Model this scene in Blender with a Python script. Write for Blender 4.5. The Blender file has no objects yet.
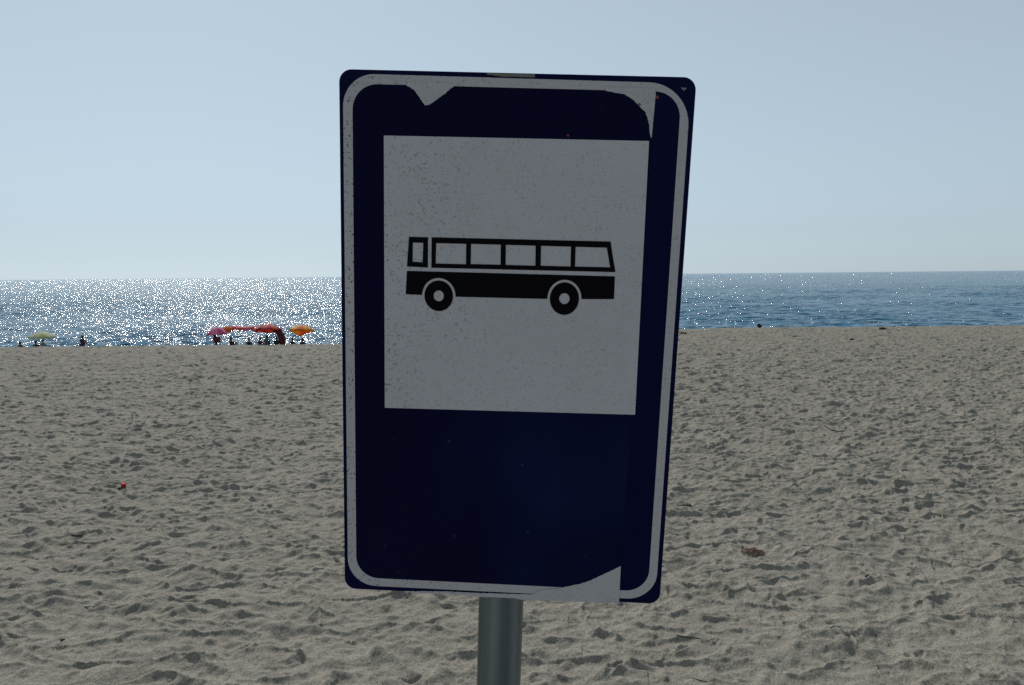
import bpy, bmesh, math, random
import numpy as np
from mathutils import Vector, Matrix, noise as mnoise
from mathutils.geometry import tessellate_polygon

rng = np.random.default_rng(7)
random.seed(7)
S = bpy.context.scene
COL = S.collection
R = math.radians

# ---------------------------------------------------------------- camera
F, PITCH, ROLL = 820.0, R(4.692), R(0.5427)
CAM_Z = 6.5
cam = bpy.data.cameras.new('camera')
cam_o = bpy.data.objects.new('camera', cam)
COL.objects.link(cam_o)
cam_o.matrix_world = Matrix.Translation((0, 0, CAM_Z)) @ Matrix.Rotation(R(90) - PITCH, 4, 'X') @ Matrix.Rotation(-ROLL, 4, 'Z')
cam.sensor_width = 36
cam.lens = F / 1024 * 36
cam.clip_start = 0.05
cam.clip_end = 200000
S.camera = cam_o
try: S.cycles.use_denoising = False
except Exception: pass
S.render.resolution_x, S.render.resolution_y = 1024, 685

# ---------------------------------------------------------------- light
SUN_EL, SUN_AZ = 36.0, -21.0           # the sun stands over the sea, left of the sign
w = bpy.data.worlds.new("World"); S.world = w; w.use_nodes = True
nt = w.node_tree; bg = nt.nodes['Background']
sk = nt.nodes.new('ShaderNodeTexSky'); sk.sky_type = 'NISHITA'; sk.sun_disc = False
sk.sun_elevation = R(SUN_EL); sk.sun_rotation = R(SUN_AZ)
sk.air_density = 1.0; sk.dust_density = 0.3; sk.ozone_density = 5.0; sk.altitude = 0
hs = nt.nodes.new('ShaderNodeHueSaturation'); hs.inputs['Saturation'].default_value = 0.30
tint = nt.nodes.new('ShaderNodeMix'); tint.data_type = 'RGBA'; tint.blend_type = 'MULTIPLY'
tint.inputs[0].default_value = 1.0; tint.inputs[7].default_value = (0.81, 0.965, 1.09, 1)
nt.links.new(sk.outputs[0], hs.inputs['Color']); nt.links.new(hs.outputs[0], tint.inputs[6]); 
def sky_mul(src, c):
    n = nt.nodes.new('ShaderNodeMix'); n.data_type = 'RGBA'; n.blend_type = 'MULTIPLY'; n.inputs[0].default_value = 1.0
    nt.links.new(src, n.inputs[6]); n.inputs[7].default_value = (*c, 1); return n.outputs[2]
# a gamma on the sky colour flattens its brightness range
gm = nt.nodes.new('ShaderNodeGamma'); gm.inputs[1].default_value = 0.45
nt.links.new(sky_mul(tint.outputs[2], (0.078, 0.078, 0.078)), gm.inputs[0])
nt.links.new(sky_mul(gm.outputs[0], (6.85, 7.6, 8.05)), bg.inputs[0])
bg.inputs[1].default_value = 0.10
sd = bpy.data.lights.new('sun', 'SUN'); sd.energy = 3.4; sd.angle = R(0.55); sd.color = (1.0, 0.95, 0.88)
so = bpy.data.objects.new('sun', sd); COL.objects.link(so)
az, el = R(SUN_AZ), R(SUN_EL)
sdir = Vector((math.sin(az) * math.cos(el), math.cos(az) * math.cos(el), math.sin(el)))
so.rotation_euler = sdir.to_track_quat('Z', 'Y').to_euler()
so.location = sdir * 60
vs = S.view_settings
vs.view_transform = 'Standard'; vs.look = 'None'; vs.exposure = 0.0; vs.gamma = 1; vs.use_curve_mapping = False

# ---------------------------------------------------------------- material helpers
def mat(name):
    m = bpy.data.materials.new(name); m.use_nodes = True
    return m, m.node_tree, m.node_tree.nodes['Principled BSDF']

def N(t, kind, **kw):
    n = t.nodes.new(kind)
    for k, v in kw.items():
        if k.startswith('i_'):
            n.inputs[k[2:].replace('_', ' ')].default_value = v
        else:
            setattr(n, k, v)
    return n

def noise_tex(t, vec, scale, detail=3.0, rough=0.5):
    n = t.nodes.new('ShaderNodeTexNoise')
    n.inputs['Scale'].default_value = scale
    n.inputs['Detail'].default_value = detail
    n.inputs['Roughness'].default_value = rough
    if vec is not None: t.links.new(vec, n.inputs['Vector'])
    return n.outputs['Fac']

def ramp(t, fac, stops):
    n = t.nodes.new('ShaderNodeValToRGB')
    e = n.color_ramp.elements
    while len(e) < len(stops): e.new(0.5)
    for i, (p, c) in enumerate(stops):
        e[i].position = p
        e[i].color = (c, c, c, 1) if isinstance(c, (int, float)) else (*c, 1)
    t.links.new(fac, n.inputs[0])
    return n.outputs[0]

def mix(t, fac, a, b, blend='MIX'):
    n = t.nodes.new('ShaderNodeMix'); n.data_type = 'RGBA'; n.blend_type = blend
    for sock, v in ((0, fac), (6, a), (7, b)):
        if isinstance(v, (int, float)): n.inputs[sock].default_value = v if sock == 0 else (v, v, v, 1)
        elif isinstance(v, tuple): n.inputs[sock].default_value = (*v, 1)
        else: t.links.new(v, n.inputs[sock])
    return n.outputs[2]

def math_n(t, op, a, b=0.0):
    n = t.nodes.new('ShaderNodeMath'); n.operation = op
    for i, v in enumerate((a, b)):
        if isinstance(v, (int, float)): n.inputs[i].default_value = v
        else: t.links.new(v, n.inputs[i])
    return n.outputs[0]

def coords(t, kind='Object', scale=(1, 1, 1)):
    tc = t.nodes.new('ShaderNodeTexCoord'); mp = t.nodes.new('ShaderNodeMapping')
    mp.inputs['Scale'].default_value = scale
    t.links.new(tc.outputs[kind], mp.inputs[0])
    return mp.outputs[0]

def simple(name, c, rough=0.7, metal=0.0, vary=0.15, scale=8):
    m, t, p = mat(name)
    f = noise_tex(t, coords(t), scale, 4, 0.6)
    lo = tuple(x * (1 - vary) for x in c); hi = tuple(min(1, x * (1 + vary)) for x in c)
    t.links.new(mix(t, f, lo, hi), p.inputs['Base Color'])
    p.inputs['Roughness'].default_value = rough; p.inputs['Metallic'].default_value = metal
    return m

# ---------------------------------------------------------------- object helpers
def link(name, me, material=None, parent=None, smooth=False):
    o = bpy.data.objects.new(name, me)
    COL.objects.link(o)
    if material is not None: me.materials.append(material)
    if parent is not None: o.parent = parent
    if smooth: me.polygons.foreach_set('use_smooth', [True] * len(me.polygons))
    return o

def from_bm(name, bm, material=None, parent=None, smooth=False):
    me = bpy.data.meshes.new(name); bm.to_mesh(me); bm.free()
    return link(name, me, material, parent, smooth)

def tag(o, label, cat, group=None, kind=None):
    o['label'] = label; o['category'] = cat
    if group: o['group'] = group
    if kind: o['kind'] = kind
    return o

def thing(name, label, cat, loc=(0, 0, 0), rz=0.0, group=None):
    o = bpy.data.objects.new(name, None); COL.objects.link(o)
    o.empty_display_size = 0.1
    o.location = loc; o.rotation_euler = (0, 0, rz)
    return tag(o, label, cat, group)

def tube(bm, pts, rad, seg=12, cap=True):
    """a tapered tube along points; rad is one radius or a list"""
    pts = [Vector(p) for p in pts]
    rad = rad if isinstance(rad, (list, tuple)) else [rad] * len(pts)
    rings = []
    for i, p in enumerate(pts):
        d = (pts[min(i + 1, len(pts) - 1)] - pts[max(i - 1, 0)]).normalized()
        up = Vector((0, 0, 1)) if abs(d.z) < 0.95 else Vector((0, 1, 0))
        a = d.cross(up).normalized(); b = d.cross(a)
        rings.append([bm.verts.new(p + (a * math.cos(6.2832 * k / seg) + b * math.sin(6.2832 * k / seg)) * rad[i]) for k in range(seg)])
    for i in range(len(rings) - 1):
        for k in range(seg):
            bm.faces.new((rings[i][k], rings[i][(k + 1) % seg], rings[i + 1][(k + 1) % seg], rings[i + 1][k]))
    if cap:
        bm.faces.new(rings[0][::-1]); bm.faces.new(rings[-1])
    bmesh.ops.recalc_face_normals(bm, faces=bm.faces)
    return bm

def box(bm, lo, hi, mtx=None):
    r = bmesh.ops.create_cube(bm, size=1)
    for v in r['verts']:
        v.co = Vector([lo[i] + (v.co[i] + 0.5) * (hi[i] - lo[i]) for i in range(3)])
        if mtx: v.co = mtx @ v.co
    return bm

# ---------------------------------------------------------------- beach
WALL_Y = 1.6
def crest(x):
    s = np.clip((np.asarray(x, float) + 16) / 40, 0, 1)
    return 68 + 16 * s * s * (3 - 2 * s)

def base_z(x, y):
    c = crest(x); y = np.asarray(y, float)
    up = 0.9 + 2.05 * (c - y) / (c - WALL_Y)
    down = np.maximum(0.9 - 0.222 * (y - c), -2.2 - 0.0005 * y)
    # rounded lip at the top of the beach step
    k = 0.12
    h = np.clip(0.5 + 0.5 * (down - up) / k, 0, 1)
    return np.where(y < c + 40, up * h + down * (1 - h) - k * h * (1 - h) * 0.5, down)

def axis(parts):
    out = [parts[0][0]]
    for a, b, n in parts:
        out += list(np.linspace(a, b, n + 1)[1:])
    return np.array(out)

YS = axis([(WALL_Y, 6.2, 60)])
y = YS[-1]; ys = list(YS)
while y < 90:
    y += max(0.016, 0.0014 * y)
    ys.append(y)
ys += list(np.geomspace(ys[-1] * 1.003, 60000, 70))
YS = np.array(ys)
TS = axis([(-40, -4, 14), (-4, -1.3, 30), (-1.3, -0.66, 60), (-0.66, 0.66, 1500), (0.66, 1.3, 60), (1.3, 4, 30), (4, 40, 14)])
OFF = 3.5                                      # columns fan out from a line behind the seawall
X = TS[None, :] * (YS[:, None] + OFF)
Y = np.repeat(YS[:, None], len(TS), 1)
H = base_z(X, Y)

def fft_noise(n, lo, hi, seed, power=1.0):
    g = np.random.default_rng(seed).standard_normal((n, n))
    fx = np.fft.fftfreq(n)[:, None] * n; fy = np.fft.fftfreq(n)[None, :] * n
    k = np.hypot(fx, fy); k[0, 0] = 1
    amp = np.exp(-(lo / k) ** 4) * np.exp(-(k / hi) ** 4) / k ** power
    r = np.real(np.fft.ifft2(np.fft.fft2(g) * amp))
    return (r / r.std()).astype(np.float32)

def sample(tile, size, x, y):
    n = tile.shape[0]
    u = (x / size * n) % n; v = (y / size * n) % n
    i = np.floor(u).astype(int); j = np.floor(v).astype(int); fu = u - i; fv = v - j
    i %= n; j %= n; i1 = (i + 1) % n; j1 = (j + 1) % n
    return (tile[i, j] * (1 - fu) + tile[i1, j] * fu) * (1 - fv) + (tile[i, j1] * (1 - fu) + tile[i1, j1] * fu) * fv

ca, sa = math.cos(0.5), math.sin(0.5)
lump = sample(fft_noise(1024, 6, 60, 1, 1.4), 31.0, X * ca + Y * sa, Y * ca - X * sa)        # 0.5-5 m undulation
mid = sample(fft_noise(1024, 30, 160, 2, 1.2), 19.0, X * ca - Y * sa, Y * ca + X * sa)       # 0.12-0.6 m
fine = sample(fft_noise(1024, 60, 400, 3, 1.0), 7.3, X, Y)                                    # few cm
big = sample(fft_noise(256, 1, 6, 5, 1.5), 90.0, X, Y)
DENT = np.zeros_like(H)

def stamps(n, ymin, ymax, rad, depth, elong, rim, seed, SH=5.0, th_sd=0.9, fl=0.6):
    r = np.random.default_rng(seed)
    yy = np.sqrt(r.uniform(ymin ** 2, ymax ** 2, n)); tt = r.uniform(-0.72, 0.72, n)
    for k in range(n):
        py = yy[k]; px = tt[k] * (py + OFF)
        ra = r.uniform(*rad); rb = ra * r.uniform(*elong); th = r.normal(1.57 if fl > 1 else 0.0, th_sd) if r.random() < fl else r.uniform(0, math.pi)
        dp = r.uniform(*depth) * (ra / rad[1]) ** 0.5
        R_ = ra * 1.9
        j0, j1 = np.searchsorted(YS, (py - R_, py + R_))
        a, b = (px - R_) / (py + OFF), (px + R_) / (py + OFF)
        i0, i1 = np.searchsorted(TS, (a, b))
        if j1 - j0 < 2 or i1 - i0 < 2: continue
        dx = X[j0:j1, i0:i1] - px; dy = Y[j0:j1, i0:i1] - py
        u = (dx * math.cos(th) + dy * math.sin(th)) / rb
        v = (-dx * math.sin(th) + dy * math.cos(th)) / ra
        q = np.sqrt(u * u + v * v) * (1 + 0.18 * np.sin(3 * np.arctan2(v, u) + k))
        hole = -dp / (1 + np.exp((q - 0.72) * SH))
        lift = rim * dp * np.exp(-((q - 1.12) / 0.27) ** 2) * (1 + 0.5 * np.sin(np.arctan2(v, u) + k * 1.7))
        old = DENT[j0:j1, i0:i1]
        m = np.exp(-(q / 0.95) ** 4)
        DENT[j0:j1, i0:i1] = old * (1 - 0.7 * m) + hole + lift

# ra runs along v, rb along u: elong > 1 with th near 0 gives hollows wide across the view
stamps(34000, 13, 88, (0.09, 0.20), (0.035, 0.075), (1.5, 3.2), 0.25, 10, 9.0, 0.3, 0.95)
stamps(7000, 4, 86, (0.25, 0.50), (0.035, 0.08), (1.0, 1.9), 0.5, 9, 4.0, 0.35, 0.8)
stamps(900, 4, 20, (0.07, 0.14), (0.015, 0.032), (2.0, 5.0), 0.6, 15, 6.0, 0.4, 0.95)
stamps(7000, 4, 88, (0.18, 0.38), (0.03, 0.06), (0.7, 1.4), 0.45, 11, 5.0)
stamps(20000, 4, 88, (0.10, 0.18), (0.018, 0.04), (0.5, 1.5), 0.4, 12, 4.5)
stamps(1800, 4, 26, (0.08, 0.14), (0.02, 0.045), (0.35, 0.6), 0.35, 13, 8.0)
stamps(7000, 4, 22, (0.03, 0.06), (0.004, 0.012), (0.5, 1.3), 0.3, 14)
rdg = 1 - np.minimum(np.abs(sample(fft_noise(1024, 5, 34, 8, 1.3), 13.0, X * 0.6 * ca + Y * sa, Y * ca - X * 0.6 * sa)) * 1.6, 1)
DENT = DENT * (0.84 + 0.28 * np.clip((Y - 9) / 30, 0, 1)) + rdg * rdg * 0.034
dry = np.clip((crest(X) + 1.0 - Y) / 3.0, 0, 1)                             # the wet step below the crest is smooth
H = H + dry * (DENT * 1.0 + 0.026 * lump + 0.009 * mid + 0.0020 * fine * np.clip(1.6 - Y / 30, 0.2, 1) + 0.05 * big)

def grid_mesh(name, X, Y, Z):
    nj, ni = X.shape
    co = np.stack([X, Y, Z], -1).reshape(-1, 3).astype(np.float32)
    idx = np.arange(nj * ni).reshape(nj, ni)
    q = np.stack([idx[:-1, :-1], idx[:-1, 1:], idx[1:, 1:], idx[1:, :-1]], -1).reshape(-1, 4).astype(np.int32)
    me = bpy.data.meshes.new(name)
    me.vertices.add(len(co)); me.vertices.foreach_set('co', co.ravel())
    me.loops.add(q.size); me.loops.foreach_set('vertex_index', q.ravel())
    me.polygons.add(len(q)); me.polygons.foreach_set('loop_start', np.arange(0, q.size, 4, dtype=np.int32))
    me.polygons.foreach_set('use_smooth', np.ones(len(q), bool))
    me.update(calc_edges=True)
    return me

def ground(x, y):
    j = int(np.clip(np.searchsorted(YS, y), 1, len(YS) - 1)); i = int(np.clip(np.searchsorted(TS, x / (y + OFF)), 1, len(TS) - 1))
    return float(H[j - 1:j + 1, i - 1:i + 1].mean())

# sand material
m_sand, t, p = mat('sand')
oc = coords(t)
n1 = noise_tex(t, oc, 0.35, 5, 0.6); n2 = noise_tex(t, oc, 11.0, 6, 0.7); n3 = noise_tex(t, oc, 110.0, 4, 0.75)
c = mix(t, n1, (0.232, 0.213, 0.175), (0.305, 0.285, 0.240))
c = mix(t, ramp(t, n2, [(0.35, 0.82), (0.7, 1.08)]), 0.0, c, 'MULTIPLY') if False else mix(t, 1.0, c, ramp(t, n2, [(0.3, 0.74), (0.7, 1.08)]), 'MULTIPLY')
c = mix(t, 1.0, c, ramp(t, n3, [(0.36, 0.40), (0.48, 0.93), (0.63, 1.18)]), 'MULTIPLY')
c = mix(t, 1.0, c, ramp(t, noise_tex(t, oc, 42, 5, 0.85), [(0.38, 0.55), (0.49, 0.96), (0.60, 1.14)]), 'MULTIPLY')
# scattered dark grit
vo = N(t, 'ShaderNodeTexVoronoi'); vo.inputs['Scale'].default_value = 24.0; t.links.new(oc, vo.inputs['Vector'])
c = mix(t, ramp(t, vo.outputs['Distance'], [(0.10, 0.7), (0.17, 0.0)]), c, (0.05, 0.045, 0.04))
# wet sand below the crest, by height above the water
ge = N(t, 'ShaderNodeNewGeometry'); sx = N(t, 'ShaderNodeSeparateXYZ'); t.links.new(ge.outputs['Position'], sx.inputs[0])
wet = ramp(t, sx.outputs[2], [(0.25, 1.0), (0.6, 0.0)])
c = mix(t, math_n(t, 'MULTIPLY', wet, 0.6), c, (0.07, 0.062, 0.052))
t.links.new(c, p.inputs['Base Color'])
t.links.new(ramp(t, wet, [(0, 0.95), (1, 0.35)]), p.inputs['Roughness'])
p.inputs['Specular IOR Level'].default_value = 0.15
b1 = N(t, 'ShaderNodeBump'); b1.inputs['Strength'].default_value = 0.7; b1.inputs['Distance'].default_value = 0.012
t.links.new(noise_tex(t, oc, 22.0, 6, 0.65), b1.inputs['Height'])
b2 = N(t, 'ShaderNodeBump'); b2.inputs['Strength'].default_value = 0.7; b2.inputs['Distance'].default_value = 0.003
t.links.new(n3, b2.inputs['Height']); t.links.new(b1.outputs[0], b2.inputs['Normal']); t.links.new(b2.outputs[0], p.inputs['Normal'])
sand = link('beach', grid_mesh('beach', X, Y, H), m_sand)
sand['kind'] = 'structure'

# ---------------------------------------------------------------- promenade the camera and the sign stand on
PROM_Z = 4.92
m_conc = simple('concrete', (0.33, 0.31, 0.28), 0.9, 0, 0.2, 3)
bm = bmesh.new(); box(bm, (-140, WALL_Y - 0.5, 1.8), (140, WALL_Y, PROM_Z + 0.12))
bmesh.ops.bevel(bm, geom=[e for e in bm.edges], offset=0.02, segments=2, affect='EDGES')
tag(from_bm('seawall', bm, m_conc), 'long low concrete seawall holding the promenade above the beach', 'wall')
m_pave, t, p = mat('paving')
br = N(t, 'ShaderNodeTexBrick'); br.inputs['Scale'].default_value = 1.0; br.inputs['Brick Width'].default_value = 0.4; br.inputs['Row Height'].default_value = 0.4; br.inputs['Mortar Size'].default_value = 0.006
br.offset = 0
br.inputs['Color1'].default_value = (0.30, 0.27, 0.24, 1); br.inputs['Color2'].default_value = (0.36, 0.33, 0.30, 1); br.inputs['Mortar'].default_value = (0.12, 0.11, 0.1, 1)
t.links.new(coords(t), br.inputs['Vector']); t.links.new(br.outputs[0], p.inputs['Base Color']); p.inputs['Roughness'].default_value = 0.85
bm = bmesh.new(); box(bm, (-140, -60, PROM_Z - 0.4), (140, WALL_Y - 0.502, PROM_Z))
o = from_bm('promenade', bm, m_pave); o['kind'] = 'structure'

# ---------------------------------------------------------------- sea
ws = np.geomspace(66, 1600, 900)
ws = np.concatenate([ws, np.geomspace(1620, 90000, 50)])
wt = axis([(-12, -1.5, 20), (-1.5, -0.7, 60), (-0.7, 0.7, 1100), (0.7, 1.5, 60), (1.5, 12, 20)])
WX = wt[None, :] * ws[:, None]; WY = np.repeat(ws[:, None], len(wt), 1)
r = np.random.default_rng(21)
Z = np.zeros_like(WX); 
for k in range(46):
    lam = 0.9 * (7.5 / 0.9) ** r.random(); th = r.normal(0.12, 0.42)
    kx, ky = math.sin(th) * 2 * math.pi / lam, math.cos(th) * 2 * math.pi / lam
    a = 0.0075 * lam ** 0.85
    # a wave shorter than a few rows of the mesh is left out there
    step = ws * (np.log(1600 / 66) / 900)
    keep = np.clip((lam / step - 3) / 3, 0, 1)[:, None]
    ph = kx * WX + ky * WY + r.uniform(0, 6.28) + 1.2 * sample(fft_noise(128, 1, 8, 50 + k, 1.0), 60.0, WX, WY)
    s = np.sin(ph)
    Z += keep * a * (s + 0.25 * np.cos(2 * ph))
gust = 0.75 + 0.25 * sample(fft_noise(256, 2, 14, 31, 1.2), 260.0, WX, WY)
Z *= np.clip(gust, 0.35, 1.5) * np.clip(1 - (WY - 1100) / 450, 0, 1)
sea_me = grid_mesh('sea', WX, WY, Z)
m_sea, t, p = mat('sea_water')
p.inputs['Base Color'].default_value = (0.010, 0.120, 0.215, 1)
p.inputs['Roughness'].default_value = 0.13; p.inputs['Specular IOR Level'].default_value = 0.42; p.inputs['IOR'].default_value = 1.333
oc = coords(t, 'Object', (0.36, 1.35, 1)); oc2 = coords(t, 'Object', (0.45, 1.2, 1))
h0 = noise_tex(t, coords(t, 'Object', (0.22, 0.5, 1)), 1.0, 3, 0.6)
h1 = noise_tex(t, oc, 0.9, 3, 0.55); h2 = noise_tex(t, oc2, 3.2, 3, 0.6)
patch = ramp(t, noise_tex(t, coords(t, 'Object', (0.30, 0.16, 1)), 1.0, 3, 0.6), [(0.36, 0.5), (0.62, 1.6)])
b0 = N(t, 'ShaderNodeBump'); b0.inputs['Strength'].default_value = 1.0; b0.inputs['Distance'].default_value = 0.9
t.links.new(h0, b0.inputs['Height'])
b1 = N(t, 'ShaderNodeBump'); b1.inputs['Strength'].default_value = 1.0; b1.inputs['Distance'].default_value = 0.75
t.links.new(math_n(t, 'MULTIPLY', h1, patch), b1.inputs['Height']); t.links.new(b0.outputs[0], b1.inputs['Normal'])
b2 = N(t, 'ShaderNodeBump'); b2.inputs['Strength'].default_value = 1.0; b2.inputs['Distance'].default_value = 0.11
t.links.new(math_n(t, 'MULTIPLY', h2, patch), b2.inputs['Height']); t.links.new(b1.outputs[0], b2.inputs['Normal'])
t.links.new(b2.outputs[0], p.inputs['Normal'])
sea = link('sea', sea_me, m_sea); sea['kind'] = 'structure'

# ---------------------------------------------------------------- bus stop sign
SIGN = Matrix(((0.998128, 0.038935, -0.047175, -0.004456), (-0.042393, -0.115648, -0.992385, 0.920715),
               (-0.044094, 0.992527, -0.113781, 6.414037), (0, 0, 0, 1)))
sign = thing('bus_stop_sign', 'weathered navy blue bus stop sign with peeling film and black bus, on grey steel post', 'road sign')
sign.matrix_world = SIGN

def film(name, base, dark, amount, rough=0.45, sheen_tint=None, dense_left=False):
    m, t, p = mat(name)
    oc = coords(t)
    n1 = noise_tex(t, oc, 5, 5, 0.6); n2 = noise_tex(t, oc, 60, 4, 0.65)
    c = mix(t, ramp(t, n1, [(0.3, 0.0), (0.75, 1.0)]), tuple(x * 0.94 for x in base), tuple(min(1, x * 1.04) for x in base))
    c = mix(t, 1.0, c, ramp(t, n2, [(0.25, 0.95), (0.6, 1.0)]), 'MULTIPLY')
    # small dirt specks, thicker towards the left edge of the plate
    sp = ramp(t, noise_tex(t, oc, 330, 2, 0.6), [(0.585, 0.0), (0.64, 1.0)])
    sp = math_n(t, 'MAXIMUM', sp, ramp(t, noise_tex(t, coords(t, 'Object', (1.3, 1, 1)), 120, 3, 0.7), [(0.69, 0.0), (0.71, 1.0)]))
    sxx = N(t, 'ShaderNodeSeparateXYZ'); t.links.new(oc, sxx.inputs[0])
    left = ramp(t, math_n(t, 'MULTIPLY', sxx.outputs[0], -1), [(0.02, 0.30), (0.13, 0.6), (0.175, 1.0)])
    pz = math_n(t, 'MULTIPLY', ramp(t, noise_tex(t, oc, 17, 5, 0.75), [(0.36, 0.0), (0.55, 1.0)]), left)
    f = math_n(t, 'MULTIPLY', math_n(t, 'MULTIPLY', sp, pz), amount)
    c = mix(t, f, c, dark)
    # long fine scratches
    sc = noise_tex(t, coords(t, 'Object', (9, 140, 9)), 3, 3, 0.5)
    c = mix(t, math_n(t, 'MULTIPLY', ramp(t, sc, [(0.70, 0.0), (0.73, 0.6)]), amount * 0.5), c, dark)
    if sheen_tint:
        f2 = ramp(t, noise_tex(t, coords(t, 'Object', (1, 0.7, 1)), 5, 3, 0.5), [(0.40, 0.0), (0.75, 1.0)])  # soft hazy sheen painted into the film colour, stronger towards the lower right
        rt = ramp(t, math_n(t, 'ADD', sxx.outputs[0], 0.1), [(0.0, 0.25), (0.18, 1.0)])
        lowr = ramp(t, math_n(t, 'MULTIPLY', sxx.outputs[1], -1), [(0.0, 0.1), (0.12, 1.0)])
        c = mix(t, math_n(t, 'MULTIPLY', math_n(t, 'MULTIPLY', f2, rt), lowr), c, sheen_tint)
        # pale pin-prick scuffs
        v2 = N(t, 'ShaderNodeTexVoronoi'); v2.inputs['Scale'].default_value = 120.0; t.links.new(oc, v2.inputs['Vector'])
        s2 = N(t, 'ShaderNodeSeparateColor'); t.links.new(v2.outputs['Color'], s2.inputs[0])
        dot = math_n(t, 'LESS_THAN', v2.outputs['Distance'], ramp(t, s2.outputs[1], [(0.93, 0.0), (1.0, 0.22)]))
        c = mix(t, math_n(t, 'MULTIPLY', dot, 0.15), c, (0.10, 0.11, 0.16))
    t.links.new(c, p.inputs['Base Color'])
    t.links.new(ramp(t, n1, [(0.3, rough - 0.08), (0.8, rough + 0.15)]), p.inputs['Roughness'])
    p.inputs['Specular IOR Level'].default_value = 0.06 if base[0] < 0.1 else 0.3
    b = N(t, 'ShaderNodeBump'); b.inputs['Strength'].default_value = 0.15; b.inputs['Distance'].default_value = 0.0006
    t.links.new(n2, b.inputs['Height']); t.links.new(b.outputs[0], p.inputs['Normal'])
    return m
m_navy = film('navy_film', (0.0004, 0.0017, 0.028), (0.01, 0.01, 0.015), 0.5, 0.42)
m_navy2 = film('navy_overlay', (0.0001, 0.0004, 0.018), (0.01, 0.01, 0.015), 0.5, 0.48, sheen_tint=(0.003, 0.010, 0.052))
m_white = film('white_film', (0.395, 0.40, 0.415), (0.05, 0.048, 0.045), 0.85, 0.5)
m_border = film('border_film', (0.37, 0.37, 0.375), (0.045, 0.055, 0.05), 1.0, 0.55)
m_black = film('black_film', (0.001, 0.001, 0.0025), (0.02, 0.02, 0.02), 0.2, 0.5)
m_tape = simple('faded_tape', (0.11, 0.12, 0.10), 0.6, 0, 0.4, 60)

def poly_bm(polys, z, th=0.0):
    """flat sheet from [outer, hole, hole ...] loops; th gives it thickness below z"""
    bm = bmesh.new()
    for loops in polys:
        vv = []
        for lp in loops: vv += [bm.verts.new((x, y, z)) for x, y in lp]
        for tri in tessellate_polygon([[Vector((x, y, 0)) for x, y in lp] for lp in loops]):
            try: bm.faces.new([vv[i] for i in tri])
            except ValueError: pass
    for f in bm.faces:
        f.normal_update()
        if f.normal.z < 0: f.normal_flip()
    if th:
        ext = bmesh.ops.extrude_face_region(bm, geom=list(bm.faces))
        for v in [g for g in ext['geom'] if isinstance(g, bmesh.types.BMVert)]: v.co.z -= th
        bmesh.ops.recalc_face_normals(bm, faces=bm.faces)
    return bm

def rrect(x0, x1, y0, y1, rad, n=10, skew=(0, 0, 0, 0), rtr=None):
    """rounded rectangle; skew = offsets in y of the TL, TR, BR, BL corners"""
    pts = []
    for sx, sy, a0, dy in ((1, 1, 0, skew[1]), (0, 1, 90, skew[0]), (0, 0, 180, skew[3]), (1, 0, 270, skew[2])):
        r = rtr if rtr and a0 == 0 else rad
        cx_ = x1 - r if sx else x0 + r; cy_ = y1 - r if sy else y0 + r
        for k in range(n + 1):
            a = R(a0 + 90 * k / n); pts.append((cx_ + r * math.cos(a), cy_ + r * math.sin(a) + dy))
    return pts

W2 = 0.1879
# plate: 2 mm aluminium with a folded rim behind
bm = poly_bm([[rrect(-W2 - 0.0012, W2 + 0.0012, -0.3, 0.3005, 0.0135, 10, (0, 0.0006, 0, 0))]], 0.0, 0.002)
bmesh.ops.bevel(bm, geom=[e for e in bm.edges if len(e.link_faces) == 2 and e.calc_face_angle(0) > 1.2 and all(v.co.z > -0.0001 for v in e.verts)], offset=0.0006, segments=2, affect='EDGES')
plate = from_bm('sign_panel', bm, m_navy, sign)
m_alu = simple('grey_aluminium', (0.42, 0.43, 0.44), 0.5, 0.8, 0.2, 12)
o_, i_ = rrect(-W2 + .0008, W2 - .0008, -0.2992, 0.2992, 0.0128), rrect(-W2 + 0.0028, W2 - 0.0028, -0.2972, 0.2972, 0.0108)
from_bm('folded_rim', poly_bm([[o_, i_]], -0.0021, 0.018), m_alu, sign)
for yy in (0.17, -0.17):
    bm = bmesh.new(); box(bm, (-0.16, yy - 0.02, -0.016), (0.16, yy + 0.02, -0.0022)); from_bm('stiffening_rail', bm, m_alu, sign)
    bm = bmesh.new()
    ang = [math.pi * k / 16 for k in range(17)]
    outer = [(-0.0018 + 0.0315 * math.cos(a), -0.0475 - 0.0315 * math.sin(a)) for a in ang]
    inner = [(-0.0018 + 0.0285 * math.cos(a), -0.0475 - 0.0285 * math.sin(a)) for a in ang]
    ring = [(0.05, -0.0162), (0.05, -0.0192), (0.0297, -0.0192)] + outer + [(-0.0333, -0.0192), (-0.052, -0.0192), (-0.052, -0.0162)]
    ring = [(0.055, -0.0165), (0.055, -0.0195), (0.0297, -0.0195)] + outer + [(-0.0333, -0.0195), (-0.058, -0.0195), (-0.058, -0.0165), (-0.0303, -0.0165)] + inner[::-1] + [(0.0267, -0.0165)]
    vs0 = [bm.verts.new((x, yy - 0.014, z)) for x, z in ring]; vs1 = [bm.verts.new((x, yy + 0.014, z)) for x, z in ring]
    for k in range(len(ring)):
        k2 = (k + 1) % len(ring); bm.faces.new((vs0[k], vs0[k2], vs1[k2], vs1[k]))
    for tri in tessellate_polygon([[Vector((x, z, 0)) for x, z in ring]]):
        bm.faces.new([vs0[i] for i in tri]); bm.faces.new([vs1[i] for i in reversed(tri)])
    bmesh.ops.recalc_face_normals(bm, faces=bm.faces)
    cl = from_bm('clamp', bm, m_alu, sign)
    for sx_ in (-0.045, 0.042):
        bm = bmesh.new()
        r_ = bmesh.ops.create_cone(bm, cap_ends=True, segments=6, radius1=0.007, radius2=0.007, depth=0.006, matrix=Matrix.Translation((sx_, yy, -0.0228)))
        from_bm('bolt', bm, m_alu, cl)

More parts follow.
